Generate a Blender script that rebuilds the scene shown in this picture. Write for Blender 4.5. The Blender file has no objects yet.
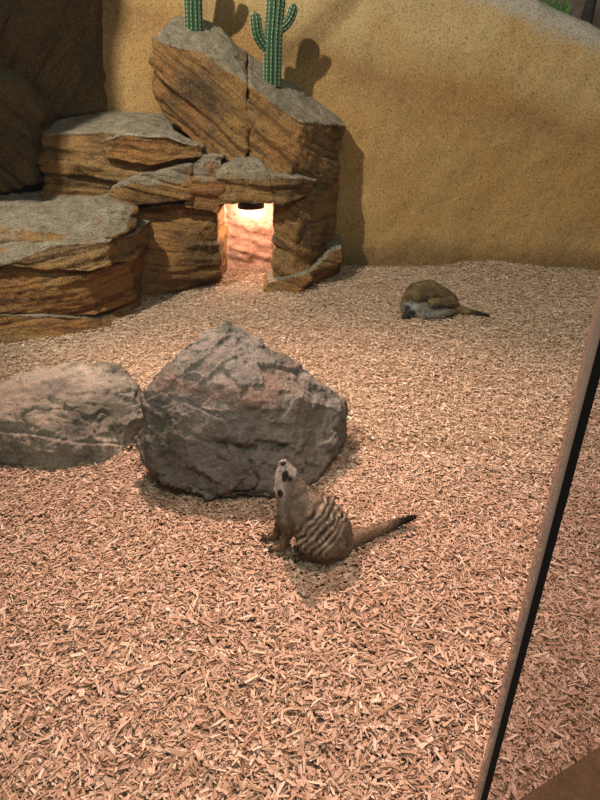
import bpy, bmesh, math, random
import numpy as np
from mathutils import Vector, Matrix

random.seed(7)
rng = np.random.default_rng(7)
scene = bpy.context.scene
COL = scene.collection

# ------------------------------------------------------------------ camera
TH = math.radians(28.6)
CAM = np.array([0.0, 0.0, 1.0])
CT, ST = math.cos(TH), math.sin(TH)
FPX = 600.0
cd = bpy.data.cameras.new('camera')
cam = bpy.data.objects.new('camera', cd)
COL.objects.link(cam)
cam.location = CAM
cam.rotation_euler = (math.pi / 2 - TH, 0, 0)
cd.sensor_fit = 'VERTICAL'
cd.sensor_height = 36.0
cd.lens = FPX / 800.0 * 36.0
cd.clip_start = 0.02
cd.dof.use_dof = False
scene.camera = cam

# ------------------------------------------------------------------ world, exposure
world = bpy.data.worlds.new('world')
scene.world = world
world.use_nodes = True
bg = world.node_tree.nodes['Background']
bg.inputs[0].default_value = (0.80, 0.86, 0.80, 1)
bg.inputs[1].default_value = 0.10
scene.view_settings.view_transform = 'Standard'
scene.view_settings.look = 'None'
scene.view_settings.exposure = 0.12
scene.view_settings.gamma = 1.0
scene.view_settings.use_curve_mapping = False

# ------------------------------------------------------------------ lamps of the hall
def aim(o, tgt):
    d = Vector(tgt) - Vector(o.location)
    o.rotation_euler = d.to_track_quat('-Z', 'Y').to_euler()

def spot(name, loc, tgt, power, col, cone, blend, rad):
    l = bpy.data.lights.new(name, 'SPOT')
    l.energy = power; l.color = col; l.spot_size = math.radians(cone)
    l.spot_blend = blend; l.shadow_soft_size = rad
    o = bpy.data.objects.new(name, l); COL.objects.link(o)
    o.location = loc; aim(o, tgt)
    return o

spot('wall_spot', (-1.42, 1.16, 2.96), (0.30, 3.4, 0.70), 480, (1.0, 0.895, 0.75), 79, 0.45, 0.035)
spot('heat_spot', (-0.62, 2.92, 2.45), (0.08, 0.74, 0.0), 580, (1.0, 0.62, 0.52), 74, 1.0, 0.045)
spot('heat_spot', (0.35, 1.05, 2.60), (0.07, 0.64, 0.0), 150, (1.0, 0.64, 0.54), 46, 1.0, 0.06)
la = bpy.data.lights.new('ceiling_fill', 'AREA')
la.energy = 34; la.color = (0.97, 1.0, 0.85); la.shape = 'RECTANGLE'; la.size = 0.9; la.size_y = 0.5
lo = bpy.data.objects.new('ceiling_fill', la); COL.objects.link(lo)
lo.location = (0.35, -0.2, 2.8); aim(lo, (0.1, 1.9, 0.0))

# ------------------------------------------------------------------ helpers
def ray(u, v):
    xc = (u - 300.0) / FPX; yc = (400.0 - v) / FPX
    return np.array([xc, CT + ST * yc, -ST + CT * yc])

def W(u, v, y):
    d = ray(u, v); return CAM + d * (y / d[1])

def G(u, v, z=0.0):
    d = ray(u, v); return CAM + d * ((z - 1.0) / d[2])

def _hash(ix, iy, iz, seed):
    h = (ix.astype(np.uint32) * np.uint32(374761393) + iy.astype(np.uint32) * np.uint32(668265263)
         + iz.astype(np.uint32) * np.uint32(2147483647) + np.uint32((seed * 974634777) & 0xffffffff))
    h = (h ^ (h >> np.uint32(13))) * np.uint32(1274126177)
    h = h ^ (h >> np.uint32(16))
    h = (h * np.uint32(2246822519)) ^ (h >> np.uint32(11))
    return (h & np.uint32(0xffffff)).astype(np.float64) / float(0xffffff)

def vnoise(P, seed=0):
    """value noise in -1..1 at points P (n,3)"""
    F = np.floor(P); I = F.astype(np.int64); f = P - F
    f = f * f * f * (f * (f * 6 - 15) + 10)
    out = np.zeros(len(P))
    for dx in (0, 1):
        wx = f[:, 0] if dx else 1 - f[:, 0]
        for dy in (0, 1):
            wy = f[:, 1] if dy else 1 - f[:, 1]
            for dz in (0, 1):
                wz = f[:, 2] if dz else 1 - f[:, 2]
                out += wx * wy * wz * _hash(I[:, 0] + dx, I[:, 1] + dy, I[:, 2] + dz, seed)
    return out * 2 - 1

def fbm(P, freq, octv=4, seed=0, gain=0.5):
    s = np.zeros(len(P)); a = 1.0; t = 0.0
    for k in range(octv):
        s += a * vnoise(P * freq + 17.3 * k, seed + k); t += a
        a *= gain; freq *= 2.03
    return s / t

def ridged(P, freq, octv=4, seed=0):
    s = np.zeros(len(P)); a = 1.0; t = 0.0
    for k in range(octv):
        s += a * (1 - np.abs(vnoise(P * freq + 9.1 * k, seed + k)) * 2); t += a
        a *= 0.5; freq *= 2.1
    return s / t

def smooth01(x):
    x = np.clip(x, 0, 1); return x * x * (3 - 2 * x)

def mesh_np(name, verts, faces_flat, nper):
    """numpy mesh builder: faces all with nper corners"""
    me = bpy.data.meshes.new(name)
    verts = np.ascontiguousarray(verts, dtype=np.float32)
    nf = len(faces_flat) // nper
    me.vertices.add(len(verts)); me.vertices.foreach_set('co', verts.ravel())
    me.loops.add(len(faces_flat)); me.loops.foreach_set('vertex_index', np.ascontiguousarray(faces_flat, dtype=np.int32))
    me.polygons.add(nf)
    me.polygons.foreach_set('loop_start', np.arange(0, nf * nper, nper, dtype=np.int32))
    me.update(calc_edges=True)
    return me

def get_co(me):
    a = np.empty(len(me.vertices) * 3, dtype=np.float32); me.vertices.foreach_get('co', a)
    return a.reshape(-1, 3).astype(np.float64)

def get_no(me):
    a = np.empty(len(me.vertices) * 3, dtype=np.float32); me.vertex_normals.foreach_get('vector', a)
    return a.reshape(-1, 3).astype(np.float64)

def set_co(me, co):
    me.vertices.foreach_set('co', np.ascontiguousarray(co, dtype=np.float32).ravel()); me.update()

def shade_smooth(me, on=True):
    me.polygons.foreach_set('use_smooth', np.full(len(me.polygons), on, dtype=bool))

def link(name, me, mat=None, parent=None):
    o = bpy.data.objects.new(name, me)
    COL.objects.link(o)
    if mat is not None:
        me.materials.clear(); me.materials.append(mat)
    if parent is not None:
        o.parent = parent
        o.matrix_parent_inverse = Matrix.Translation(-Vector(parent.location))
    return o

def empty(name, loc):
    o = bpy.data.objects.new(name, None); COL.objects.link(o)
    o.location = Vector([float(c) for c in loc]); o.empty_display_size = 0.05
    return o

def tag(o, label=None, cat=None, group=None, kind=None):
    if label: o['label'] = label
    if cat: o['category'] = cat
    if group: o['group'] = group
    if kind: o['kind'] = kind
    return o

def remeshed(bm, voxel, smooth=3, factor=0.5):
    """voxel-remesh a bmesh soup into one closed mesh"""
    me = bpy.data.meshes.new('tmp'); bm.to_mesh(me); bm.free()
    o = bpy.data.objects.new('tmp', me); COL.objects.link(o)
    m = o.modifiers.new('r', 'REMESH'); m.mode = 'VOXEL'; m.voxel_size = voxel; m.adaptivity = 0
    if smooth:
        s = o.modifiers.new('s', 'SMOOTH'); s.iterations = smooth; s.factor = factor
    dg = bpy.context.evaluated_depsgraph_get()
    res = bpy.data.meshes.new_from_object(o.evaluated_get(dg))
    bpy.data.objects.remove(o); bpy.data.meshes.remove(me)
    return res

def add_hull(bm, pts):
    b2 = bmesh.new()
    for p in pts: b2.verts.new([float(c) for c in p])
    r = bmesh.ops.convex_hull(b2, input=b2.verts)
    bmesh.ops.delete(b2, geom=list({g for g in r['geom_interior'] + r['geom_unused'] if isinstance(g, bmesh.types.BMVert)}), context='VERTS')
    bmesh.ops.recalc_face_normals(b2, faces=b2.faces)
    t = bpy.data.meshes.new('t'); b2.to_mesh(t); b2.free()
    bm.from_mesh(t); bpy.data.meshes.remove(t)

def tube_mesh(path, radii, seg=10, cap=True):
    """simple swept tube -> verts, quads list for bmesh"""
    bm = bmesh.new()
    rings = []
    n = len(path)
    path = [Vector([float(c) for c in p]) for p in path]
    for i in range(n):
        a = path[max(0, i - 1)]; b = path[min(n - 1, i + 1)]
        t = (b - a).normalized()
        up = Vector((0, 0, 1)) if abs(t.z) < 0.9 else Vector((1, 0, 0))
        x = t.cross(up).normalized(); y = t.cross(x).normalized()
        rings.append([bm.verts.new(path[i] + (x * math.cos(q) + y * math.sin(q)) * radii[i])
                      for q in [2 * math.pi * k / seg for k in range(seg)]])
    for i in range(n - 1):
        for k in range(seg):
            bm.faces.new((rings[i][k], rings[i][(k + 1) % seg], rings[i + 1][(k + 1) % seg], rings[i + 1][k]))
    if cap:
        bm.faces.new(rings[0][::-1]); bm.faces.new(rings[-1])
    bmesh.ops.recalc_face_normals(bm, faces=bm.faces)
    return bm

def bm_mesh(name, bm, smooth=True):
    me = bpy.data.meshes.new(name); bm.to_mesh(me); bm.free()
    shade_smooth(me, smooth)
    return me

# ------------------------------------------------------------------ materials
class NT:
    def __init__(self, name):
        self.m = bpy.data.materials.new(name); self.m.use_nodes = True
        self.t = self.m.node_tree; self.b = self.t.nodes['Principled BSDF']
        self.out = self.t.nodes['Material Output']
    def n(self, kind, **kw):
        nd = self.t.nodes.new(kind)
        for k, v in kw.items(): setattr(nd, k, v)
        return nd
    def l(self, a, b): self.t.links.new(a, b)
    def coord(self): return self.n('ShaderNodeNewGeometry').outputs['Position']
    def noise(self, vec, scale, detail=4, rough=0.55, dist=0.0):
        nd = self.n('ShaderNodeTexNoise'); nd.inputs['Scale'].default_value = scale
        nd.inputs['Detail'].default_value = detail; nd.inputs['Roughness'].default_value = rough
        nd.inputs['Distortion'].default_value = dist
        self.l(vec, nd.inputs['Vector']); return nd.outputs['Fac']
    def ramp(self, fac, stops, interp='LINEAR'):
        nd = self.n('ShaderNodeValToRGB'); cr = nd.color_ramp; cr.interpolation = interp
        while len(cr.elements) < len(stops): cr.elements.new(0.5)
        for e, (p, c) in zip(cr.elements, stops):
            e.position = p; e.color = (c[0], c[1], c[2], 1) if hasattr(c, '__len__') else (c, c, c, 1)
        self.l(fac, nd.inputs[0]); return nd.outputs[0]
    def mix(self, fac, a, b, mode='MIX'):
        nd = self.n('ShaderNodeMix', data_type='RGBA', blend_type=mode)
        if isinstance(fac, float): nd.inputs[0].default_value = fac
        else: self.l(fac, nd.inputs[0])
        for s, i in ((a, 6), (b, 7)):
            if hasattr(s, 'is_linked') or hasattr(s, 'links'): self.l(s, nd.inputs[i])
            else: nd.inputs[i].default_value = (s[0], s[1], s[2], 1)
        return nd.outputs[2]
    def math(self, op, a, b=0.0, clamp=False):
        nd = self.n('ShaderNodeMath', operation=op); nd.use_clamp = clamp
        for s, i in ((a, 0), (b, 1)):
            if isinstance(s, (int, float)): nd.inputs[i].default_value = s
            else: self.l(s, nd.inputs[i])
        return nd.outputs[0]
    def bump(self, h, strength, dist=0.01, prev=None):
        nd = self.n('ShaderNodeBump'); nd.inputs['Strength'].default_value = strength
        nd.inputs['Distance'].default_value = dist
        self.l(h, nd.inputs['Height'])
        if prev is not None: self.l(prev, nd.inputs['Normal'])
        return nd.outputs['Normal']
    def sep(self, vec):
        nd = self.n('ShaderNodeSeparateXYZ'); self.l(vec, nd.inputs[0]); return nd.outputs
    def done(self, col, rough=0.9, normal=None, spec=0.25):
        if hasattr(col, 'links'): self.l(col, self.b.inputs['Base Color'])
        else: self.b.inputs['Base Color'].default_value = (*col, 1)
        self.b.inputs['Roughness'].default_value = rough
        self.b.inputs['Specular IOR Level'].default_value = spec
        if normal is not None: self.l(normal, self.b.inputs['Normal'])
        return self.m

def simple(name, col, rough=0.7, spec=0.3):
    return NT(name).done(col, rough, None, spec)

def cliff_mat(name, seed=0.0, rust=0.5, shade_mix=0.0):
    """painted concrete rock: ochre and rust faces streaked along the beds, grey painted upper surfaces"""
    k = NT(name); p = k.coord()
    off = k.n('ShaderNodeVectorMath', operation='ADD'); k.l(p, off.inputs[0]); off.inputs[1].default_value = (seed, seed * .7, -seed)
    p = off.outputs[0]
    big = k.noise(p, 4.0, 3, 0.6)
    face = k.ramp(big, [(0.32, (0.085, 0.047, 0.018)), (0.42, (0.19, 0.105, 0.035)), (0.52, (0.33, 0.175, 0.052)), (0.62, (0.30, 0.185, 0.07)), (0.75, (0.19, 0.135, 0.068))])
    red = k.noise(p, 2.6, 2, 0.5)
    face = k.mix(k.ramp(red, [(0.60 - 0.2 * rust, 0.0), (0.78 - 0.2 * rust, 0.75)]), face, (0.37, 0.155, 0.040))
    bed = k.n('ShaderNodeAttribute'); bed.attribute_name = 'bed'
    x, y, z = k.sep(p)
    cb = k.n('ShaderNodeCombineXYZ'); k.l(k.math('MULTIPLY', x, 2.2), cb.inputs[0]); k.l(k.math('MULTIPLY', y, 2.2), cb.inputs[1]); k.l(k.math('MULTIPLY', bed.outputs['Fac'], 26.0), cb.inputs[2])
    streak = k.noise(cb.outputs[0], 1.6, 5, 0.65)
    face = k.mix(k.ramp(streak, [(0.38, 0.75), (0.49, 0.0)]), face, (0.065, 0.038, 0.018))
    face = k.mix(k.ramp(streak, [(0.56, 0.0), (0.70, 0.6)]), face, (0.33, 0.235, 0.12))
    top = k.n('ShaderNodeAttribute'); top.attribute_name = 'top'
    nzn = k.math('ADD', top.outputs['Fac'], k.math('MULTIPLY', k.math('SUBTRACT', k.noise(p, 10, 6, 0.75), 0.5), 1.7))
    gr = k.ramp(nzn, [(0.54, 0.0), (0.74, 0.95)])
    grey = k.ramp(k.noise(p, 16, 5, 0.65), [(0.3, (0.17, 0.145, 0.10)), (0.7, (0.40, 0.355, 0.265))])
    col = k.mix(gr, face, grey)
    if shade_mix: col = k.mix(shade_mix, col, (0.07, 0.048, 0.024))  # corner shade mixed into the rock colour
    sp = k.noise(p, 150, 3, 0.8)
    col = k.mix(k.ramp(sp, [(0.38, 0.8), (0.49, 0.0)]), col, (0.05, 0.032, 0.016))
    col = k.mix(k.ramp(sp, [(0.57, 0.0), (0.70, 0.45)]), col, (0.58, 0.47, 0.31))
    h1 = k.noise(p, 30, 6, 0.68); h2 = k.noise(p, 140, 3, 0.75)
    nrm = k.bump(streak, 0.9, 0.022); nrm = k.bump(h1, 1.0, 0.024, nrm); nrm = k.bump(h2, 0.7, 0.007, nrm)
    return k.done(col, 0.82, nrm, 0.3)

def wall_mat():
    k = NT('painted_wall'); p = k.coord(); x, y, z = k.sep(p)
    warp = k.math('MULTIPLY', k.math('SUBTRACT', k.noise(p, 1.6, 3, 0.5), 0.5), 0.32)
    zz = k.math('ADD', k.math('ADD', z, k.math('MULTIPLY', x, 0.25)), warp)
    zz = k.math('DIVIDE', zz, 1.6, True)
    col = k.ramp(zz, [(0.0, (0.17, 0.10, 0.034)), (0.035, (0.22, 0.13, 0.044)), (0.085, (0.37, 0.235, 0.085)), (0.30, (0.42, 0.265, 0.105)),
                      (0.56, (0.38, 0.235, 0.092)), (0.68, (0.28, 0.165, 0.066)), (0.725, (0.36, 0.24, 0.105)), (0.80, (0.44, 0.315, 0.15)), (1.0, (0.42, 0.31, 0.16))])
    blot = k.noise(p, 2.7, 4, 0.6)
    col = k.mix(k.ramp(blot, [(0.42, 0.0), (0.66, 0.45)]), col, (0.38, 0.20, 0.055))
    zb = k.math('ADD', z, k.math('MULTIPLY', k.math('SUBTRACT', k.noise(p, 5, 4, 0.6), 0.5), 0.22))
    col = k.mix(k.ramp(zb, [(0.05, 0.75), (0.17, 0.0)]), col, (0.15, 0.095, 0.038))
    # grey painted rim along the sloping crest
    crest = k.math('ADD', z, k.math('MULTIPLY', x, 0.35))
    crest = k.math('ADD', crest, k.math('MULTIPLY', k.math('SUBTRACT', k.noise(p, 7, 3), 0.5), 0.12))
    col = k.mix(k.ramp(k.math('SUBTRACT', crest, 1.0), [(0.585, 0.0), (0.66, 0.9)]), col, (0.36, 0.34, 0.29))
    sp = k.noise(p, 120, 4, 0.85)
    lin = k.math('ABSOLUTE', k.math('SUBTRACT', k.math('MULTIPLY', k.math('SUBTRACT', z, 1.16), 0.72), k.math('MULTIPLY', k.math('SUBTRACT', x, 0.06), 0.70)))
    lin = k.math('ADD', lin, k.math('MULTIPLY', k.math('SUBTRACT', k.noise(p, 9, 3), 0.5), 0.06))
    shade_band = k.math('MULTIPLY', k.ramp(lin, [(0.035, 0.65), (0.085, 0.0)]), k.ramp(k.math('SUBTRACT', z, 0.5), [(0.50, 0.0), (0.56, 1.0)]))  # diagonal band of shade painted into the wall colour
    col = k.mix(shade_band, col, (0.16, 0.095, 0.038))
    col = k.mix(k.ramp(sp, [(0.36, 0.85), (0.49, 0.0)]), col, (0.08, 0.05, 0.022))
    col = k.mix(k.ramp(sp, [(0.54, 0.0), (0.68, 0.5)]), col, (0.60, 0.47, 0.27))
    nrm = k.bump(k.noise(p, 18, 4), 0.25, 0.015); nrm = k.bump(sp, 0.6, 0.008, nrm)
    return k.done(col, 0.9, nrm, 0.2)

def boulder_mat(name, base_a, base_b, red=0.6, seed=0.0, warm=(0.40, 0.32, 0.22), moss=()):
    k = NT(name); p0 = k.coord()
    off = k.n('ShaderNodeVectorMath', operation='ADD'); k.l(p0, off.inputs[0]); off.inputs[1].default_value = (seed, seed, seed)
    p = off.outputs[0]
    col = k.ramp(k.noise(p, 6, 5, 0.6), [(0.32, base_a), (0.68, base_b)])
    x, y, z = k.sep(p0)
    col = k.mix(k.ramp(k.noise(p, 3.4, 3, 0.5, 0.6), [(0.50, 0.0), (0.66, 0.6)]), col, warm)
    if red:
        # rusty vein that follows a tilted bedding plane
        band = k.math('ADD', z, k.math('MULTIPLY', k.math('SUBTRACT', k.noise(p, 7, 4, 0.6), 0.5), 0.10))
        b = k.math('ABSOLUTE', k.math('SUBTRACT', band, 0.258))
        msk = k.math('MULTIPLY', k.ramp(b, [(0.004, red), (0.028, 0.0)]), k.ramp(k.math('ADD', x, 0.5), [(0.06, 0.0), (0.14, 1.0), (0.46, 1.0), (0.54, 0.0)]))
        col = k.mix(msk, col, (0.27, 0.135, 0.085))
    col = k.mix(k.ramp(k.noise(p, 4.3, 4, 0.6), [(0.30, 0.75), (0.40, 0.0)]), col, (0.075, 0.075, 0.05))
    for (mc, mr) in moss:                                   # dark greenish lichen patches
        dn = k.n('ShaderNodeVectorMath', operation='DISTANCE'); k.l(p0, dn.inputs[0]); dn.inputs[1].default_value = mc
        dd = k.math('ADD', dn.outputs['Value'], k.math('MULTIPLY', k.math('SUBTRACT', k.noise(p, 16, 5, 0.7), 0.5), mr * 1.6))
        col = k.mix(k.ramp(k.math('DIVIDE', dd, mr), [(0.55, 0.7), (1.0, 0.0)]), col, (0.07, 0.072, 0.045))
    sp = k.noise(p, 190, 3, 0.7)
    col = k.mix(k.ramp(sp, [(0.35, 0.6), (0.47, 0.0)]), col, (0.05, 0.045, 0.038))
    col = k.mix(k.ramp(sp, [(0.60, 0.0), (0.72, 0.45)]), col, (0.55, 0.50, 0.43))
    nrm = k.bump(k.noise(p, 22, 7, 0.70), 1.0, 0.022); nrm = k.bump(k.noise(p, 120, 4, 0.7), 0.5, 0.005, nrm)
    return k.done(col, 0.8, nrm, 0.3)

def chip_mat():
    k = NT('wood_chips')
    at = k.n('ShaderNodeAttribute'); at.attribute_name = 'rnd'
    r = at.outputs['Fac']
    col = k.ramp(r, [(0.0, (0.22, 0.13, 0.08)), (0.12, (0.38, 0.25, 0.165)), (0.50, (0.49, 0.35, 0.25)), (0.85, (0.62, 0.475, 0.35)), (1.0, (0.78, 0.66, 0.52))])
    g = k.noise(k.coord(), 260, 2, 0.6)
    col = k.mix(k.ramp(g, [(0.30, 0.25), (0.6, 0.0)]), col, (0.25, 0.15, 0.08))
    return k.done(col, 0.85, None, 0.2)

def attr_chip_mat():
    k = NT('loose_chip')
    oi = k.n('ShaderNodeObjectInfo')
    col = k.ramp(oi.outputs['Random'], [(0.0, (0.36, 0.24, 0.15)), (0.5, (0.50, 0.36, 0.255)), (0.85, (0.63, 0.485, 0.36)), (1.0, (0.80, 0.68, 0.53))])
    g = k.noise(k.coord(), 260, 2, 0.6)
    col = k.mix(k.ramp(g, [(0.30, 0.25), (0.6, 0.0)]), col, (0.25, 0.15, 0.08))
    return k.done(col, 0.85, None, 0.2)

def ground_mat():
    k = NT('chip_bed'); p = k.coord()
    col = k.ramp(k.noise(p, 140, 4, 0.7), [(0.3, (0.15, 0.09, 0.05)), (0.55, (0.36, 0.25, 0.15)), (0.75, (0.55, 0.41, 0.27))])
    return k.done(col, 0.95, k.bump(k.noise(p, 120, 4), 0.8, 0.01), 0.1)

def curb_mat():
    k = NT('brown_concrete'); p = k.coord()
    col = k.ramp(k.noise(p, 60, 5, 0.7), [(0.3, (0.075, 0.047, 0.025)), (0.7, (0.15, 0.10, 0.055))])
    return k.done(col, 0.9, k.bump(k.noise(p, 90, 5, 0.7), 0.6, 0.008), 0.15)

def glass_mat(name, tint, gain=1.0):
    k = NT(name); k.t.nodes.remove(k.b)
    tr = k.n('ShaderNodeBsdfTransparent'); tr.inputs[0].default_value = (*tint, 1)
    gl = k.n('ShaderNodeBsdfGlossy'); gl.inputs['Roughness'].default_value = 0.02
    lw = k.n('ShaderNodeLayerWeight'); lw.inputs['Blend'].default_value = 0.5
    fac = k.math('ADD', k.math('MULTIPLY', k.math('POWER', lw.outputs['Facing'], 5.0), 0.9), 0.035)
    mx = k.n('ShaderNodeMixShader')
    k.l(k.math('MULTIPLY', fac, gain), mx.inputs[0])
    k.l(tr.outputs[0], mx.inputs[1]); k.l(gl.outputs[0], mx.inputs[2])
    k.l(mx.outputs[0], k.out.inputs['Surface'])
    return k.m

def edge_mat():
    """polished glass edge: its reflection painted as half see-through beige"""
    k = NT('painted_edge_reflection')
    tr = k.n('ShaderNodeBsdfTransparent'); tr.inputs[0].default_value = (1.0, 0.95, 0.92, 1)
    k.b.inputs['Base Color'].default_value = (0.62, 0.47, 0.39, 1); k.b.inputs['Roughness'].default_value = 0.5  # beige stands in for the reflection on the polished edge
    mx = k.n('ShaderNodeMixShader'); mx.inputs[0].default_value = 0.6
    k.l(tr.outputs[0], mx.inputs[1]); k.l(k.b.outputs[0], mx.inputs[2]); k.l(mx.outputs[0], k.out.inputs['Surface'])
    return k.m

def vcol_mat(name, rough=0.9, bump=0.4, scale=400):
    k = NT(name)
    at = k.n('ShaderNodeAttribute'); at.attribute_name = 'tint'
    p = k.coord()
    col = k.mix(k.ramp(k.noise(p, 330, 3, 0.7), [(0.3, 0.35), (0.55, 0.0)]), at.outputs['Color'], (0.06, 0.045, 0.03))
    return k.done(col, rough, k.bump(k.noise(p, scale, 3, 0.7), bump, 0.003), 0.12)

M_CLIFF = cliff_mat('cliff_ochre', 0.0)
M_CLIFF2 = cliff_mat('cliff_rust', 3.1, 0.9)
M_SHADED = cliff_mat('cliff_shaded', 7.7, 0.0, 0.6)
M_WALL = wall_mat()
M_B1 = boulder_mat('boulder_stone', (0.13, 0.119, 0.103), (0.26, 0.238, 0.205), 0.42, 0.0, (0.25, 0.21, 0.16), [((-0.36, 1.35, 0.17), 0.075), ((-0.07, 1.57, 0.30), 0.055), ((-0.22, 1.62, 0.36), 0.05)])
M_B2 = boulder_mat('slab_stone', (0.11, 0.104, 0.088), (0.36, 0.315, 0.245), 0.0, 5.3, (0.62, 0.52, 0.40), [((-0.58, 1.56, 0.13), 0.10), ((-0.62, 1.82, 0.19), 0.10), ((-1.0, 1.80, 0.15), 0.09)])
M_CHIP = chip_mat(); M_LOOSE = attr_chip_mat(); M_GROUND = ground_mat(); M_CURB = curb_mat()
M_FUR = vcol_mat('fur')
M_BLACK = simple('black_rubber', (0.006, 0.006, 0.007), 0.6)
M_EYE = simple('eye_black', (0.008, 0.006, 0.005), 0.08, 0.6)
M_CLAW = simple('claw', (0.02, 0.016, 0.014), 0.5)

# ------------------------------------------------------------------ floor
def H(x, y):
    """height of the chip bed"""
    P = np.stack([x, y, np.zeros_like(x)], 1)
    h = 0.012 * fbm(P, 2.2, 3, 5) + 0.006 * fbm(P, 9.0, 2, 9)
    h += 0.035 * np.exp(-((x - 1.12) / 0.22) ** 2 - ((y - 3.36) / 0.16) ** 2)
    h += 0.03 * np.exp(-((x + 0.10) / 0.28) ** 2 - ((y - 3.42) / 0.16) ** 2)
    return h

def grid_faces(nu, nv):
    i = np.arange(nu - 1)[:, None]; j = np.arange(nv - 1)[None, :]
    a = i * nv + j
    return np.stack([a, a + nv, a + nv + 1, a + 1], -1).reshape(-1)

gx = np.linspace(-2.0, 2.2, 110); gy = np.linspace(0.2, 3.75, 100)
X, Y = np.meshgrid(gx, gy, indexing='ij')
Z = H(X.ravel(), Y.ravel()) - 0.004
me = mesh_np('floor', np.stack([X.ravel(), Y.ravel(), Z], 1), grid_faces(110, 100), 4); shade_smooth(me)
floor = tag(link('floor', me, M_GROUND), 'bed of tan wood chips covering the enclosure ground', None, None, 'structure')

# ------------------------------------------------------------------ back wall
def wall_y(x, z):
    b = 3.44 + 0.0 * x
    b = b - 0.10 * np.clip((x - 0.9) / 0.8, 0, 3) ** 2 - 0.9 * np.clip(-1.15 - x, 0, 2) ** 2
    return b + 0.05 * z + 0.10 * np.clip(z - 0.5, 0, 3) ** 2
def crest(x):
    return 1.735 - 0.35 * x - 0.06 * np.clip(x - 1.3, 0, 3)
xs = np.linspace(-2.0, 2.3, 330); NT_ = 150
t = np.linspace(0, 1, NT_)
XX, TT = np.meshgrid(xs, t, indexing='ij')
x = XX.ravel(); tt = TT.ravel()
ct = crest(x)
front = np.clip(tt / 0.80, 0, 1); over = np.clip((tt - 0.80) / 0.14, 0, 1); back = np.clip((tt - 0.94) / 0.06, 0, 1)
r = 0.07
z = -0.05 + (ct - r + 0.05) * front
y = wall_y(x, z)
ang = over * math.pi
y = y + r * (1 - np.cos(ang)) * 1.2; z = z + r * np.sin(ang)
z = z - back * 0.6
P = np.stack([x, y, z], 1)
d = 0.030 * fbm(P, 1.7, 3, 21) + 0.010 * fbm(P, 7, 3, 22) + 0.003 * fbm(P, 40, 2, 23)
P[:, 1] -= d; P[:, 2] += 0.6 * d * (over > 0)
me = mesh_np('wall_back', P, grid_faces(330, NT_), 4); shade_smooth(me)
# make normals face the viewer
me.flip_normals()
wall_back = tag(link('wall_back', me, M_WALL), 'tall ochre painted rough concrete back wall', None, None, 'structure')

# ------------------------------------------------------------------ cliff rock builder
def strata(P, n, T, warp, seed):
    s = P @ n + warp * fbm(P, 2.6, 3, seed)
    s = s / T + 0.7 * vnoise(np.stack([s * 0.35 / T, s * 0, s * 0], 1), seed + 3)
    k = np.floor(s); f = s - k
    z0 = np.zeros_like(k)
    r0 = _hash(k.astype(np.int64), z0.astype(np.int64), z0.astype(np.int64), seed + 5)
    r1 = _hash(k.astype(np.int64) + 1, z0.astype(np.int64), z0.astype(np.int64), seed + 5)
    w = smooth01((f - 0.80) / 0.20)
    lev = r0 * (1 - w) + r1 * w
    groove = np.exp(-((f - 0.90) / 0.06) ** 2) * (0.4 + 0.6 * (r0 > 0.45))
    return lev - 0.5, groove

def cliff_part(name, hulls, parent, mat, voxel=0.008, nrm=(0, 0, 1), T=0.07, amp=0.022, groove=0.016, rough=0.012, seed=1, smooth=3, tb=0.0):
    bm = bmesh.new()
    for pts in hulls: add_hull(bm, pts)
    me = remeshed(bm, voxel, smooth, 0.6)
    P = get_co(me); N = get_no(me)
    n = np.array(nrm, float); n /= np.linalg.norm(n)
    lev, gr = strata(P, n, T, 0.05, seed)
    side = 1 - np.abs(N @ n) ** 2
    lev2, gr2 = strata(P, n, T * 0.27, 0.03, seed + 60)
    patch = smooth01(0.5 + 1.2 * fbm(P, 3.5, 2, seed + 70))
    dsp = side * (amp * lev - groove * gr + patch * (amp * 0.42 * lev2 - groove * 0.45 * gr2))
    # bedding texture: noise stretched along the beds
    q = P - np.outer(P @ n, n) * 0.0
    st = P + np.outer(P @ n, n) * 5.0
    dsp += rough * 0.7 * fbm(st, 5.0, 4, seed + 11) * (0.4 + 0.6 * side)
    dsp += rough * fbm(P, 6.0, 4, seed + 7) - rough * 0.5 * np.clip(ridged(P, 5.0, 3, seed + 17), 0, 1) ** 3
    dsp += rough * 0.35 * fbm(P, 32.0, 3, seed + 19)
    cr = vnoise(P * np.array([5.0, 5.0, 1.6]) + 0.25 * fbm(P, 9, 2, seed + 41)[:, None], seed + 40)
    dsp -= 0.011 * np.exp(-(cr / 0.045) ** 2) * smooth01(fbm(P, 3, 2, seed + 42) * 2 + 0.4)
    set_co(me, P + N * dsp[:, None]); shade_smooth(me)
    for nm, val in (('top', N[:, 2] + tb * smooth01((P[:, 2] - np.median(P[:, 2])) / 0.03)), ('bed', P @ n + 0.03 * fbm(P, 3, 3, seed + 2))):
        at = me.attributes.new(nm, 'FLOAT', 'POINT'); at.data.foreach_set('value', val.astype(np.float32))
    return link(name, me, mat, parent)

def px(pts): return [W(*p) for p in pts]
def deep(pts, dy, dx=0.0, dz=0.0):
    """front points plus the same points pushed back into the cliff"""
    a = px(pts); return a + [p + np.array([dx, dy, dz]) for p in a]

cliff = empty('rock_formation', (-0.45, 2.95, 0.0))
tag(cliff, 'stacked ochre and grey layered artificial rock cliff with a lit cave, against the back wall', 'rock formation')

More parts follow.
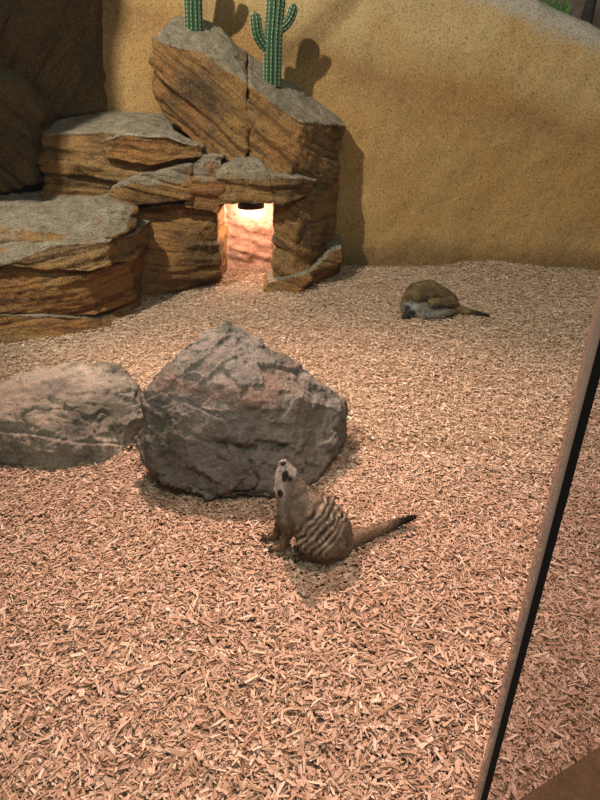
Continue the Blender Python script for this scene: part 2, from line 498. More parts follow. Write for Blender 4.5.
# leaning top slab, split by an upright crack
NS = (0.60, -0.15, 0.80)
slabL = px([(155, 40, 3.12), (200, 52, 3.10), (247, 85, 3.06), (152, 92, 3.12), (162, 112, 3.12), (186, 134, 3.06), (206, 154, 3.02), (247, 168, 3.00),
            (162, 24, 3.30), (172, 16, 3.42), (197, 15, 3.46), (222, 27, 3.46), (247.5, 51, 3.46), (157, 32, 3.2)])
slabL += [p + np.array([0, 0.35, -0.03]) for p in slabL[3:8]]
cliff_part('slab', [slabL], cliff, M_CLIFF, 0.0068, NS, 0.10, 0.045, 0.026, 0.018, 3, 2)
slabR = px([(247, 85, 3.055), (275, 104, 3.04), (302, 122, 3.03), (322, 136, 3.13), (247, 168, 2.99), (290, 178, 2.98), (312, 187, 3.05), (330, 184, 3.22),
            (344, 130, 3.32), (338, 172, 3.32), (247.2, 51, 3.46), (275, 78, 3.46), (310, 96, 3.46), (343, 122, 3.42), (347, 126, 3.32)])
slabR += [p + np.array([0, 0.35, 0]) for p in slabR[4:8]]
cliff_part('slab', [slabR], cliff, M_CLIFF, 0.0068, NS, 0.085, 0.045, 0.026, 0.018, 5, 2)
# ledge left of the slab
ledge = deep([(40, 136, 3.05), (70, 132, 3.02), (112, 132, 2.97), (160, 139, 2.97), (206, 149, 3.02), (40, 200, 2.98), (106, 200, 2.97), (150, 180, 2.98), (206, 162, 3.04)], 0.25)
ledge += px([(42, 116, 3.45), (110, 110, 3.45), (165, 113, 3.45)])
lip = deep([(98, 142, 2.95), (120, 134, 2.94), (168, 136, 2.94), (204, 148, 2.98), (205, 156, 2.98), (150, 166, 2.94), (105, 158, 2.94)], 0.2)
cliff_part('ledge', [ledge, lip], cliff, M_CLIFF, 0.0072, (0.08, 0, 1), 0.065, 0.030, 0.016, 0.016, 8)
# middle course of blocks
cliff_part('block', [deep([(104, 200, 2.93), (112, 187, 2.94), (140, 174, 2.95), (191, 164, 2.96), (193, 182, 2.96), (190, 200, 2.94), (110, 208, 2.92)], 0.4)],
           cliff, M_CLIFF, 0.0072, (0.22, 0, 1), 0.06, 0.03, 0.018, 0.01, 12, 3, 0.55)
cliff_part('block', [deep([(191, 164, 2.96), (204, 154, 2.98), (222, 156, 2.98), (224, 186, 2.96), (219, 214, 2.96), (182, 208, 2.94), (188, 184, 2.95)], 0.4)],
           cliff, M_CLIFF2, 0.0072, (0.05, 0, 1), 0.08, 0.03, 0.020, 0.010, 13, 3, 0.6)
cliff_part('lintel', [deep([(216, 172, 2.94), (234, 156, 2.97), (256, 158, 2.97), (274, 176, 2.95), (276, 204, 2.94), (248, 203, 2.93), (217, 206, 2.94)], 0.42),
                      deep([(258, 172, 2.96), (300, 176, 2.96), (318, 180, 3.05), (312, 194, 3.02), (284, 206, 2.94), (258, 204, 2.94)], 0.42)],
           cliff, M_CLIFF, 0.0072, (0.05, 0, 1), 0.13, 0.02, 0.010, 0.016, 14, 3, 0.6)
# pillar right of the cave
pil = px([(275, 204, 3.04), (310, 190, 3.05), (339, 160, 3.34), (335, 258, 3.35), (310, 282, 3.08), (273, 292, 3.04), (292, 290, 3.02), (300, 200, 3.02)])
pil += [p + np.array([0, 0.5, 0]) for p in pil]
cliff_part('pillar', [pil], cliff, M_CLIFF, 0.0072, (0.55, 0, 1), 0.17, 0.022, 0.008, 0.018, 17)
lump = [G(263, 298, -0.02), G(292, 299, -0.02), G(314, 288, -0.02), W(266, 283, 2.98), W(285, 278, 2.98), W(308, 272, 3.0), W(314, 280, 2.98)]
lump += [p + np.array([0.0, 0.2, 0]) for p in lump]
lump2 = [G(306, 291, -0.02), G(340, 275, -0.02), W(310, 272, 3.02), W(330, 252, 3.10), W(343, 247, 3.16), W(343, 262, 3.14)]
lump2 += [p + np.array([0, 0.3, 0]) for p in lump2]
cliff_part('footing', [lump, lump2], cliff, M_CLIFF, 0.007, (0.4, 0, 1), 0.08, 0.015, 0.008, 0.014, 19)
# rusty block left of the cave
face = [W(132, 210, 3.02), W(160, 204, 3.02), W(214, 204, 3.02), W(219, 212, 3.01), W(216, 245, 3.02), W(220, 272, 3.05), G(221, 284, -0.03), G(180, 294, -0.03), G(134, 307, -0.03), W(132, 250, 2.98), W(175, 250, 3.0)]
face += [p + np.array([0.0, 0.46, 0]) for p in face]
cliff_part('block', [face], cliff, M_CLIFF2, 0.0072, (0.12, 0, 1), 0.15, 0.028, 0.012, 0.014, 23)
toe = [G(137, 306, -0.02), G(152, 305, -0.02), G(184, 291, -0.02), W(140, 294, 2.86), W(165, 282, 2.95), W(183, 279, 2.99)]
toe += [p + np.array([0, 0.2, 0]) for p in toe]
cliff_part('footing', [toe], cliff, M_CLIFF2, 0.007, (0.2, 0, 1), 0.06, 0.012, 0.008, 0.012, 25)
# salmon plaster lining of the cave
k = NT('cave_plaster'); kp = k.coord()
kc = k.ramp(k.noise(kp, 12, 5, 0.7), [(0.3, (0.36, 0.19, 0.13)), (0.5, (0.52, 0.34, 0.26)), (0.75, (0.62, 0.47, 0.36))])
kc = k.mix(k.ramp(k.noise(kp, 130, 3, 0.8), [(0.36, 0.7), (0.46, 0.0)]), kc, (0.25, 0.10, 0.06))
M_CAVE = k.done(kc, 0.85, k.bump(k.noise(kp, 35, 5, 0.7), 0.6, 0.02))
c0 = W(210, 195, 3.40); c1_ = W(282, 195, 3.40)
back_h = [np.array([x_, y_, z_]) for x_ in (c0[0] - 0.05, c1_[0] + 0.05) for y_ in (3.36, 3.46) for z_ in (-0.03, 0.50)]
left_h = [np.array([x_, y_, z_]) for x_, y_ in ((c0[0] - 0.06, 3.14), (c0[0] + 0.02, 3.14), (c0[0] + 0.10, 3.44), (c0[0] - 0.06, 3.44)) for z_ in (-0.03, 0.48)]
cliff_part('cave_lining', [back_h, left_h], cliff, M_CAVE, 0.008, (0.3, 0, 1), 0.2, 0.01, 0.004, 0.022, 47)
# big bulk that comes forward on the left
def bulk(pts, back_y=3.1):
    a = px(pts); b = [np.array([p[0] * 1.0, back_y, p[2]]) for p in a]
    c = [np.array([-1.75, p[1], p[2]]) for p in a[:1] + a[-1:]] + [np.array([-1.75, back_y, p[2]]) for p in a]
    return a + b + c
cliff_part('bulk', [bulk([(0, 226, 2.50), (40, 236, 2.52), (70, 242, 2.52), (96, 236, 2.56), (112, 224, 2.66), (100, 200, 2.85), (50, 192, 3.0), (0, 193, 3.0), (0, 252, 2.44)]),
                    px([(62, 242, 2.50), (100, 212, 2.66), (118, 206, 2.76), (135, 207, 2.76), (136, 228, 2.70), (122, 236, 2.60), (75, 246, 2.50), (62, 246, 2.5)]) + px([(70, 222, 2.9), (136, 215, 3.0), (100, 200, 3.0)]),
                    ], cliff, M_CLIFF, 0.0075, (0.05, 0.12, 1), 0.11, 0.034, 0.020, 0.024, 31, 3)
cliff_part('bulk', [bulk([(0, 246, 2.44), (60, 244, 2.46), (112, 240, 2.54), (113, 266, 2.52), (88, 273, 2.45), (0, 266, 2.36)]),
                    deep([(112, 238, 2.58), (137, 234, 2.68), (139, 256, 2.68), (133, 262, 2.66), (112, 264, 2.57)], 0.4)],
           cliff, M_CLIFF, 0.0075, (-0.15, 0.0, 1), 0.10, 0.03, 0.022, 0.018, 33, 3)
cliff_part('bulk', [bulk([(0, 258, 2.39), (88, 270, 2.48), (132, 258, 2.70), (134, 302, 2.72), (96, 316, 2.49), (0, 314, 2.36)])],
           cliff, M_CLIFF2, 0.0075, (-0.08, 0, 1), 0.13, 0.036, 0.02, 0.016, 35, 3)
cliff_part('bulk', [bulk([(0, 314, 2.365), (60, 316, 2.43), (97, 317, 2.50), (134, 301, 2.75)] , 3.1) + [G(138, 317, -0.02), G(112, 331, -0.02), G(85, 339, -0.02), G(0, 351, -0.02), np.array([-1.75, 2.3, -0.02])]],
           cliff, M_CLIFF2, 0.0075, (0.0, 0, 1), 0.09, 0.03, 0.016, 0.012, 37, 3)
# leaning blocks in the left corner, darkened by shade in their colour
dk = px([(-40, 60, 2.95), (0, 80, 2.95), (30, 116, 2.98), (36, 185, 2.98), (0, 195, 2.95), (-40, 195, 2.9)])
dk += [p + np.array([0, 0.35, 0]) for p in dk]
cliff_part('leaning_block', [dk], cliff, M_SHADED, 0.009, (0.7, 0, 0.7), 0.16, 0.03, 0.016, 0.02, 41)
dk2 = px([(-60, -60, 3.30), (92, -60, 3.46), (97, 40, 3.45), (104, 112, 3.42), (34, 118, 3.25), (-60, 60, 3.2)])  # upright slab, its edge shaped to follow the corner's shadow edge
dk2 += [p + np.array([0, 0.35, 0]) for p in dk2]
cliff_part('leaning_block', [dk2], cliff, M_SHADED, 0.010, (0.75, 0, -0.6), 0.2, 0.03, 0.012, 0.02, 43)

# left side wall with an unseen overhang above the frame, added to shade the left corner
bm = bmesh.new()
add_hull(bm, [(-1.75, 0.2, -0.05), (-2.0, 0.2, -0.05), (-1.75, 3.5, -0.05), (-2.0, 3.5, -0.05), (-1.70, 0.2, 2.7), (-2.0, 0.2, 2.7), (-1.70, 3.5, 2.7), (-2.0, 3.5, 2.7)])
add_hull(bm, [(-1.95, 2.0, 1.45), (-1.95, 2.0, 2.7), (-1.27, 2.2, 1.45), (-1.24, 2.2, 1.72), (-1.18, 2.2, 2.0), (-1.16, 2.2, 2.7), (-1.95, 2.5, 1.4), (-1.34, 2.45, 1.5), (-1.30, 2.45, 2.7), (-1.95, 2.5, 2.7)])
me = remeshed(bm, 0.025, 2)
P = get_co(me); N = get_no(me)
set_co(me, P + N * (0.02 * fbm(P, 5, 4, 3))[:, None]); shade_smooth(me)
tag(link('wall_left', me, M_WALL), 'ochre rock side wall with an added unseen overhang that blocks lamp light', None, None, 'structure')

# ------------------------------------------------------------------ boulders
def boulder(name, pts, mat, voxel, seed, label, cuts=22, amp=0.018, bed=(0.3, -0.2, 1.0)):
    bm = bmesh.new(); add_hull(bm, pts)
    r_ = np.random.default_rng(seed)
    for _ in range(cuts):                                  # broken faces: shave corners off with planes
        dv = r_.normal(0, 1, 3); dv[2] = abs(dv[2]) * 0.8; dv /= np.linalg.norm(dv)
        h_ = sorted([float(np.dot(v.co, dv)) for v in bm.verts])
        cut = h_[-1] - r_.uniform(0.006, 0.026)
        res = bmesh.ops.bisect_plane(bm, geom=bm.verts[:] + bm.edges[:] + bm.faces[:], plane_co=Vector(dv * cut), plane_no=Vector(dv), clear_outer=True)
        bmesh.ops.contextual_create(bm, geom=[g for g in res['geom_cut'] if isinstance(g, bmesh.types.BMEdge)])
    bmesh.ops.recalc_face_normals(bm, faces=bm.faces)
    me = remeshed(bm, voxel, 1, 0.5)
    P = get_co(me); N = get_no(me)
    # chipped facets: two scales of cell noise with flat steps
    def cells(freq, sd):
        Q = P * freq; I = np.floor(Q).astype(np.int64)
        best = np.full(len(P), 9.0); val = np.zeros(len(P)); gx_ = np.zeros((len(P), 3)); ctr = np.zeros((len(P), 3))
        for dx in (-1, 0, 1):
            for dy in (-1, 0, 1):
                for dz in (-1, 0, 1):
                    J = I + np.array([dx, dy, dz])
                    c = J + np.stack([_hash(J[:, 0], J[:, 1], J[:, 2], sd + q) for q in range(3)], 1)
                    dd = np.linalg.norm(Q - c, axis=1)
                    m = dd < best
                    best[m] = dd[m]; ctr[m] = c[m]
                    gx_[m] = np.stack([_hash(J[:, 0], J[:, 1], J[:, 2], sd + 7 + q) for q in range(3)], 1)[m] * 2 - 1
                    val[m] = _hash(J[:, 0], J[:, 1], J[:, 2], sd + 15)[m] * 2 - 1
        return val * 0.5 + np.einsum('ij,ij->i', Q - ctr, gx_)
    w = np.stack([fbm(P, 6, 3, seed + k * 5) for k in range(3)], 1) * 0.03
    P0 = P.copy(); P = P0 + w
    dsp = amp * 0.34 * cells(5.0, seed) + amp * 0.30 * cells(11.0, seed + 31) + amp * 0.14 * cells(30.0, seed + 51)
    P = P0
    dsp += amp * 0.55 * fbm(P, 5, 4, seed + 3) - amp * 0.8 * np.clip(ridged(P, 3.5, 4, seed + 8) - 0.3, 0, 1) ** 2
    dsp += amp * 0.16 * fbm(P, 50, 3, seed + 12)
    nb = np.array(bed); nb = nb / np.linalg.norm(nb)
    lev, gr = strata(P, nb, 0.045, 0.06, seed + 90)
    dsp += (1 - np.abs(N @ nb) ** 2) * smooth01(0.5 + 1.5 * fbm(P, 5, 2, seed + 91)) * amp * (0.5 * lev - 0.35 * gr)
    cr = vnoise(P * np.array([5.5, 5.5, 2.5]) + 0.4 * fbm(P, 12, 3, seed + 92)[:, None], seed + 93)
    dsp -= amp * 0.6 * np.exp(-(cr / 0.04) ** 2) * smooth01(fbm(P, 4, 2, seed + 94) * 2.5 + 0.3)
    P = P + N * dsp[:, None]
    set_co(me, P); shade_smooth(me)
    o = link(name, me, mat); tag(o, label, 'boulder')
    return o

b1 = px([(203, 326, 1.60), (226, 319, 1.66), (262, 337, 1.65), (274, 347, 1.62), (182, 343, 1.56), (148, 370, 1.48), (137, 388, 1.44), (136, 430, 1.37), (144, 464, 1.31),
         (346, 401, 1.58), (355, 411, 1.53), (312, 375, 1.62), (195, 385, 1.41), (252, 392, 1.36), (300, 398, 1.44), (246, 445, 1.27), (205, 455, 1.27), (340, 445, 1.47), (165, 450, 1.30),
         (165, 480, 1.26), (212, 500, 1.235), (250, 502, 1.235), (275, 498, 1.25), (312, 487, 1.30)])
b1 += [np.array([-0.35, 1.42, -0.03]), np.array([-0.15, 1.36, -0.03]), np.array([-0.02, 1.40, -0.03]), G(335, 462, -0.03), np.array([-0.43, 1.55, -0.03]), np.array([-0.35, 1.80, -0.03]), np.array([0.05, 1.78, -0.03]), np.array([-0.2, 1.76, 0.30]), np.array([-0.38, 1.65, 0.2])]
boulder('boulder', b1, M_B1, 0.0048, 11, 'large angular grey boulder with rusty vein, behind the sitting meerkat', 30, 0.031)
b2 = px([(-60, 390, 1.70), (5, 377, 1.76), (70, 362, 1.82), (122, 358, 1.82), (139, 372, 1.76), (142, 402, 1.64), (140, 430, 1.55), (126, 438, 1.50), (80, 447, 1.45), (38, 440, 1.44), (0, 428, 1.46), (-60, 425, 1.46),
         (60, 402, 1.56), (128, 452, 1.50), (108, 400, 1.60)])
b2 += px([(112, 464, 1.45), (68, 470, 1.42), (30, 460, 1.43), (-60, 456, 1.44)]) + [np.array([-0.52, 1.56, -0.03]), np.array([-0.75, 1.52, -0.03]), np.array([-1.1, 1.52, -0.03]), np.array([-0.50, 1.84, -0.03]), np.array([-1.1, 1.84, -0.03])]
boulder('boulder', b2, M_B2, 0.0052, 29, 'low flat-topped tan and grey boulder at the left edge of the picture', 24, 0.030, (0.15, 0.25, 1.0))

# ------------------------------------------------------------------ cave lamp
lp = W(251, 205, 3.20); lamp = empty('heat_lamp', (lp[0], lp[1], lp[2]))
tag(lamp, 'black dome heat lamp hanging inside the lit cave opening', 'lamp')
bm = bmesh.new()
prof = [(0.012, 0.085), (0.03, 0.08), (0.05, 0.055), (0.065, 0.02), (0.070, -0.012), (0.066, -0.010), (0.060, 0.02), (0.045, 0.05), (0.012, 0.07)]
rings = [[bm.verts.new((lp[0] + a * math.cos(q), lp[1] + a * math.sin(q), lp[2] + h)) for q in [2 * math.pi * k / 28 for k in range(28)]] for a, h in prof]
for i in range(len(rings) - 1):
    for k in range(28): bm.faces.new((rings[i][k], rings[i][(k + 1) % 28], rings[i + 1][(k + 1) % 28], rings[i + 1][k]))
bmesh.ops.recalc_face_normals(bm, faces=bm.faces)
link('lamp_shade', bm_mesh('lamp_shade', bm), M_BLACK, lamp)
link('lamp_cord', bm_mesh('lamp_cord', tube_mesh([lp + np.array([0, 0, 0.08]), lp + np.array([0, 0.01, 0.16])], [0.012, 0.010], 8)), M_BLACK, lamp)
pl = bpy.data.lights.new('cave_bulb', 'POINT'); pl.energy = 9; pl.color = (1.0, 0.62, 0.44); pl.shadow_soft_size = 0.025
po = bpy.data.objects.new('cave_bulb', pl); COL.objects.link(po); po.location = (lp[0] - 0.0, lp[1] + 0.03, lp[2] - 0.012)

# ------------------------------------------------------------------ cacti
M_CACT = None
def cactus_mat():
    k = NT('cactus_skin'); p = k.coord()
    at = k.n('ShaderNodeAttribute'); at.attribute_name = 'rib'
    col = k.ramp(at.outputs['Fac'], [(0.0, (0.006, 0.028, 0.010)), (0.55, (0.016, 0.066, 0.026)), (1.0, (0.05, 0.125, 0.06))])
    col = k.mix(k.ramp(k.noise(p, 60, 3), [(0.45, 0.0), (0.7, 0.35)]), col, (0.06, 0.10, 0.035))
    return k.done(col, 0.55, k.bump(k.noise(p, 120, 3), 0.3, 0.004), 0.35)
M_CACT = cactus_mat()
M_SPINE = simple('spines', (0.55, 0.55, 0.42), 0.6)

def cactus_limb(name, path, rad, parent, ribs=11, spines=True):
    path = [np.array(p, float) for p in path]
    # resample
    dense = []
    for a, b in zip(path[:-1], path[1:]):
        n = max(2, int(np.linalg.norm(b - a) / 0.008))
        for k in range(n): dense.append(a + (b - a) * k / n)
    dense.append(path[-1]); dense = np.array(dense)
    for _ in range(6): dense[1:-1] = (dense[:-2] + dense[1:-1] * 2 + dense[2:]) / 4
    L_ = len(dense); seg = ribs * 6
    tot = np.concatenate([[0], np.cumsum(np.linalg.norm(np.diff(dense, axis=0), axis=1))])
    V = []; R = []; sp = []
    xax = np.array([1.0, 0, 0]) * 0 + np.array([0.8, -0.6, 0])
    for i in range(L_):
        tg = dense[min(L_ - 1, i + 1)] - dense[max(0, i - 1)]; tg /= np.linalg.norm(tg)
        xa = xax - tg * (xax @ tg); xa /= np.linalg.norm(xa); ya = np.cross(tg, xa)
        rem = tot[-1] - tot[i]
        rr = rad * (math.sqrt(max(0.0, 1 - (1 - min(1, rem / (rad * 1.1))) ** 2)) if rem < rad * 1.1 else 1.0)
        rr = max(rr, rad * 0.05)
        for k in range(seg):
            a = 2 * math.pi * k / seg; c = 0.5 + 0.5 * math.cos(ribs * a)
            r_ = rr * (0.80 + 0.20 * c ** 0.8)
            V.append(dense[i] + (xa * math.cos(a) + ya * math.sin(a)) * r_); R.append(c)
        if spines and i % 2 == 0 and rem > rad * 0.25:
            for k in range(ribs):
                a = 2 * math.pi * k / ribs; o = xa * math.cos(a) + ya * math.sin(a)
                sd = np.cross(tg, o)
                for (e, f) in ((0.6, 0.5), (-0.6, 0.5), (0.0, -0.7), (0.0, 0.9)):
                    base = dense[i] + o * rr * 0.98
                    sp.append((base, o * 0.8 + sd * e + tg * f))
    V = np.array(V)
    F = []
    for i in range(L_ - 1):
        for k in range(seg):
            F += [i * seg + k, i * seg + (k + 1) % seg, (i + 1) * seg + (k + 1) % seg, (i + 1) * seg + k]
    me = mesh_np(name, V, np.array(F), 4); shade_smooth(me)
    at = me.attributes.new('rib', 'FLOAT', 'POINT'); at.data.foreach_set('value', np.array(R, dtype=np.float32))
    o = link(name, me, M_CACT, parent)
    if spines:
        sv = []; sf = []
        for b, dvec in sp:
            dvec = dvec / np.linalg.norm(dvec); s = np.cross(dvec, [0.3, 0.5, 0.8]); s /= np.linalg.norm(s); s2 = np.cross(dvec, s)
            q = len(sv); w = 0.0011
            sv += [b + s * w, b - s * w * 0.5 + s2 * w * 0.87, b - s * w * 0.5 - s2 * w * 0.87, b + dvec * 0.009]
            sf += [q, q + 1, q + 3, q + 1, q + 2, q + 3, q + 2, q, q + 3]
        sm = mesh_np('spines', np.array(sv), np.array(sf), 3)
        s = link('spines', sm, M_SPINE, o)
        o.matrix_parent_inverse = Matrix.Translation(-Vector(parent.location)); s.matrix_parent_inverse = Matrix.Identity(4)
        tag(s, None, None, None, 'stuff')
    return o

cy = 3.27
c1 = W(272, 74, cy); ca = empty('cactus', c1)
tag(ca, 'green branching column cactus with two arms on the sloping slab', 'cactus')
cactus_limb('stem', [c1 + [0, 0, -0.05], W(273, 40, cy), W(277, -14, cy + 0.01)], 0.043, ca, 12)
cactus_limb('arm', [W(271, 50, cy), W(262, 43, cy - 0.01), W(257, 33, cy - 0.02), W(255, 12, cy - 0.02)], 0.026, ca, 9)
cactus_limb('arm', [W(274, 33, cy), W(284, 27, cy), W(290, 19, cy), W(295, 4, cy)], 0.022, ca, 9)
c2 = W(193, 18, 3.33); cb = empty('cactus', c2)
tag(cb, 'green column cactus cut off by the top edge, left on the rock crown', 'cactus')
cactus_limb('stem', [c2 + [0, 0, -0.06], W(193, -5, 3.33), W(195, -55, 3.33)], 0.042, cb, 12)
cactus_limb('arm', [W(195, -12, 3.33), W(206, -18, 3.33), W(212, -28, 3.33), W(214, -44, 3.33)], 0.024, cb, 9)

# ------------------------------------------------------------------ meerkats
def ball(bm, c, r, sq=(1, 1, 1), rot=None):
    m = Matrix.Translation(Vector([float(q) for q in c]))
    if rot is not None: m = m @ rot
    m = m @ Matrix.Diagonal((r * sq[0], r * sq[1], r * sq[2], 1))
    bmesh.ops.create_icosphere(bm, subdivisions=3, radius=1.0, matrix=m)

def chain(bm, pts, radii, step=0.35):
    pts = [np.array(p, float) for p in pts]
    for (a, b, ra, rb) in zip(pts[:-1], pts[1:], radii[:-1], radii[1:]):
        n = max(2, int(np.linalg.norm(b - a) / (min(ra, rb) * step)) + 1)
        for k in range(n + 1):
            f = k / n; ball(bm, a + (b - a) * f, ra + (rb - ra) * f)

def lerp(a, b, w): return a * (1 - w[:, None]) + np.array(b)[None, :] * w[:, None]

def fur_blades(me, colors, n, length, name, parent, flow, seed, width=0.0011):
    """short fur standing off the skin"""
    r_ = np.random.default_rng(seed)
    P = get_co(me); N = get_no(me)
    idx = r_.integers(0, len(P), n)
    p = P[idx]; nn = N[idx]
    fl = flow(p); fl = fl - nn * np.einsum('ij,ij->i', fl, nn)[:, None]
    d = nn * 0.38 + fl * 0.85 + r_.normal(0, 0.22, (n, 3)); d /= np.linalg.norm(d, axis=1)[:, None]
    s = np.cross(d, r_.normal(0, 1, (n, 3))); s /= np.linalg.norm(s, axis=1)[:, None]
    ln = length * r_.uniform(0.6, 1.25, n)
    p = p + r_.normal(0, 0.001, (n, 3)) - nn * 0.001
    V = np.stack([p - s * width, p + s * width, p + d * ln[:, None]], 1).reshape(-1, 3)
    m2 = mesh_np(name, V, np.arange(3 * n), 3)
    c = colors[idx] * r_.uniform(0.5, 1.55, n)[:, None]
    c = np.repeat(np.clip(c, 0, 1), 3, axis=0)
    at = m2.attributes.new('tint', 'FLOAT_COLOR', 'POINT')
    at.data.foreach_set('color', np.concatenate([c, np.ones((len(c), 1))], 1).astype(np.float32).ravel())
    o = link(name, m2, M_FUR, parent); tag(o, None, None, None, 'stuff')
    return o

def set_tint(me, c):
    at = me.attributes.new('tint', 'FLOAT_COLOR', 'POINT')
    at.data.foreach_set('color', np.concatenate([np.clip(c, 0, 1), np.ones((len(c), 1))], 1).astype(np.float32).ravel())

TAN = np.array([0.30, 0.225, 0.15]); DARK = np.array([0.025, 0.015, 0.010]); PALE = np.array([0.58, 0.50, 0.41]); GREYB = np.array([0.14, 0.115, 0.085])

# --- sitting meerkat, head thrown back to look up
root = G(312, 552); mk = empty('meerkat', root)
tag(mk, 'striped meerkat sitting upright and looking up in front of the large boulder', 'meerkat')
rump = W(323, 531, 1.075); mid = W(314, 517, 1.085); sho = W(298, 511, 1.095); nek = W(291, 501, 1.105); 
hd = W(289.5, 487, 1.108); fore = W(287, 477, 1.105); snout = W(284.5, 468, 1.10); nose = W(283.2, 463.5, 1.098)
bm = bmesh.new()
chain(bm, [rump, mid, sho], [0.066, 0.058, 0.042])
ball(bm, W(331, 540, 1.08), 0.052)
chain(bm, [sho, nek, hd], [0.042, 0.034, 0.031]); chain(bm, [mid, W(301, 502, 1.10), nek], [0.05, 0.040, 0.034])
chain(bm, [hd, fore, snout, nose], [0.0325, 0.0255, 0.0135, 0.0085])
ball(bm, W(284, 489, 1.105), 0.021); ball(bm, W(295, 489, 1.10), 0.026)
chest = W(287, 519, 1.095)
chain(bm, [nek, chest], [0.031, 0.025]); chain(bm, [sho, chest], [0.04, 0.025])
f1 = G(280, 547, 0.020); f2 = G(273, 536, 0.020)
chain(bm, [W(290, 521, 1.075), W(287, 534, 1.08), f1 + [0.006, 0, 0.006]], [0.022, 0.0135, 0.009])
chain(bm, [f1 + [0.006, 0, 0.0], f1 + [-0.014, -0.004, -0.001]], [0.0095, 0.0065])
chain(bm, [W(284, 519, 1.11), W(279, 530, 1.115), f2 + [0.006, 0, 0.006]], [0.020, 0.0125, 0.009])
chain(bm, [f2 + [0.006, 0, 0.0], f2 + [-0.014, -0.004, -0.001]], [0.0095, 0.0065])
# thighs and long hind feet
chain(bm, [W(326, 541, 1.045), W(309, 541, 1.045)], [0.040, 0.028])
h1 = G(316, 561, 0.010); chain(bm, [h1 + [0.03, 0.0, 0.01], h1 + [-0.035, 0.012, 0.0]], [0.016, 0.008])
h2 = G(302, 551, 0.010); chain(bm, [h2 + [0.03, 0.02, 0.01], h2 + [-0.012, 0.012, 0.0]], [0.013, 0.008])
tl = [W(345, 540, 1.09), G(362, 535, 0.032), G(382, 528.5, 0.032), G(400, 522, 0.032), G(414, 517, 0.032)]
chain(bm, tl, [0.024, 0.0165, 0.0125, 0.0095, 0.006])
me = remeshed(bm, 0.0028, 9, 0.5)
P = get_co(me); N = get_no(me)
# colouring
U = None
ax = (rump - sho); ax = ax / np.linalg.norm(ax)
s = (P - sho) @ ax + 0.004 * fbm(P, 40, 2, 3)
col = np.tile(TAN, (len(P), 1))
col = lerp(col, GREYB, smooth01(0.5 + 1.6 * fbm(P, 75, 3, 5)) * 0.75)
col = lerp(col, GREYB, smooth01((P[:, 2] - 0.06) / 0.03) * smooth01(0.5 + 1.4 * fbm(P, 45, 3, 15)) * 0.7)
lowz = smooth01((0.075 - P[:, 2]) / 0.06)
col = lerp(col, [0.27, 0.175, 0.10], lowz * 0.7)
stripe = 0.5 + 0.5 * np.sin(s / 0.0145 * 2 * math.pi + 3.0 * fbm(P, 30, 2, 8))
onback = smooth01((s - 0.006) / 0.02) * (0.75 + 0.25 * np.sign(fbm(P, 60, 2, 9) + 0.25)) * smooth01((0.115 - s) / 0.03) * smooth01((P[:, 2] - 0.030) / 0.035) * smooth01((P[:, 0] - (sho[0] - 0.02)) / 0.02)
col = lerp(col, DARK, onback * smooth01((stripe - 0.48) / 0.3) * (0.8 + 0.4 * fbm(P, 110, 2, 66)))
col = lerp(col, [0.70, 0.58, 0.44], onback * smooth01((0.42 - stripe) / 0.3) * (0.7 + 0.5 * fbm(P, 90, 2, 67)))
# head: pale face, brown crown
up = nose - hd; L_h = np.linalg.norm(up); up /= L_h
th = (P - hd) @ up; rad_h = np.linalg.norm((P - hd) - np.outer(th, up), axis=1)
ishead = smooth01((th + 0.025) / 0.03) * (rad_h < 0.06) * (P[:, 2] > 0.13)
ldir = np.array([-1.0, 0.25, 0.0])
lx = (P - hd) @ ldir
facew = smooth01((lx + 0.012) / 0.024) * 0.9 + 0.1
facew = np.maximum(facew, smooth01((th - 0.030) / 0.02) * 0.8)
col = lerp(col, [0.80, 0.75, 0.70], ishead * facew)
col = lerp(col, [0.27, 0.22, 0.165], ishead * (1 - facew) * 0.9)
col = lerp(col, PALE * 0.9, smooth01((0.155 - P[:, 2]) / 0.02) * smooth01((P[:, 2] - 0.10) / 0.02) * smooth01(((sho[0] - 0.022) - P[:, 0]) / 0.02) * 0.7)
def spotc(c, r, colr, k=1.0, soft=0.4):
    global col
    dd = np.linalg.norm(P - c, axis=1); col = lerp(col, colr, k * smooth01((r - dd) / (r * soft)))
def onsurf(u, v):
    """first hit of the meerkat skin along a pixel ray"""
    d = ray(u, v); d = d / np.linalg.norm(d); q = P - CAM; tt_ = q @ d
    off = np.linalg.norm(q - np.outer(tt_, d), axis=1); c = np.where(off < 0.0032)[0]
    if len(c) == 0: c = np.argsort(off)[:5]
    return P[c[np.argmin(tt_[c])]]
e1 = onsurf(284.6, 477.0); e2 = onsurf(291.2, 479.5); er1 = onsurf(279.5, 494.0); ns = onsurf(283.6, 464.0)
spotc(e1, 0.0105, [0.045, 0.032, 0.028], 1.0, 0.3); spotc(onsurf(285.8, 473.5), 0.0075, [0.06, 0.04, 0.035], 1.0, 0.3); spotc(onsurf(284.0, 481.0), 0.0065, [0.06, 0.04, 0.035], 1.0, 0.3)
spotc(e2, 0.0085, [0.07, 0.05, 0.04], 0.9); spotc(ns, 0.008, [0.04, 0.03, 0.03])
spotc(er1, 0.010, [0.03, 0.022, 0.02])
for i_ in range(len(tl) - 1):
    pass
tx = smooth01((P[:, 0] - (tl[2][0] - 0.01)) / 0.075) * (P[:, 2] < 0.06)
col = lerp(col, [0.012, 0.010, 0.010], tx * (P[:, 0] > tl[1][0]))
set_tint(me, col); shade_smooth(me)
link('body', me, M_FUR, mk)
def flow1(p):
    f = np.tile(ax, (len(p), 1)) * 1.0; f[:, 2] -= 0.5
    hm = p[:, 2] > 0.175; f[hm] = -up
    tm = p[:, 0] > tl[1][0]; f[tm] = np.array([0.9, 0.4, 0])
    return f
fur_blades(me, col, 34000, 0.0055, 'fur', mk, flow1, 5, 0.0009)
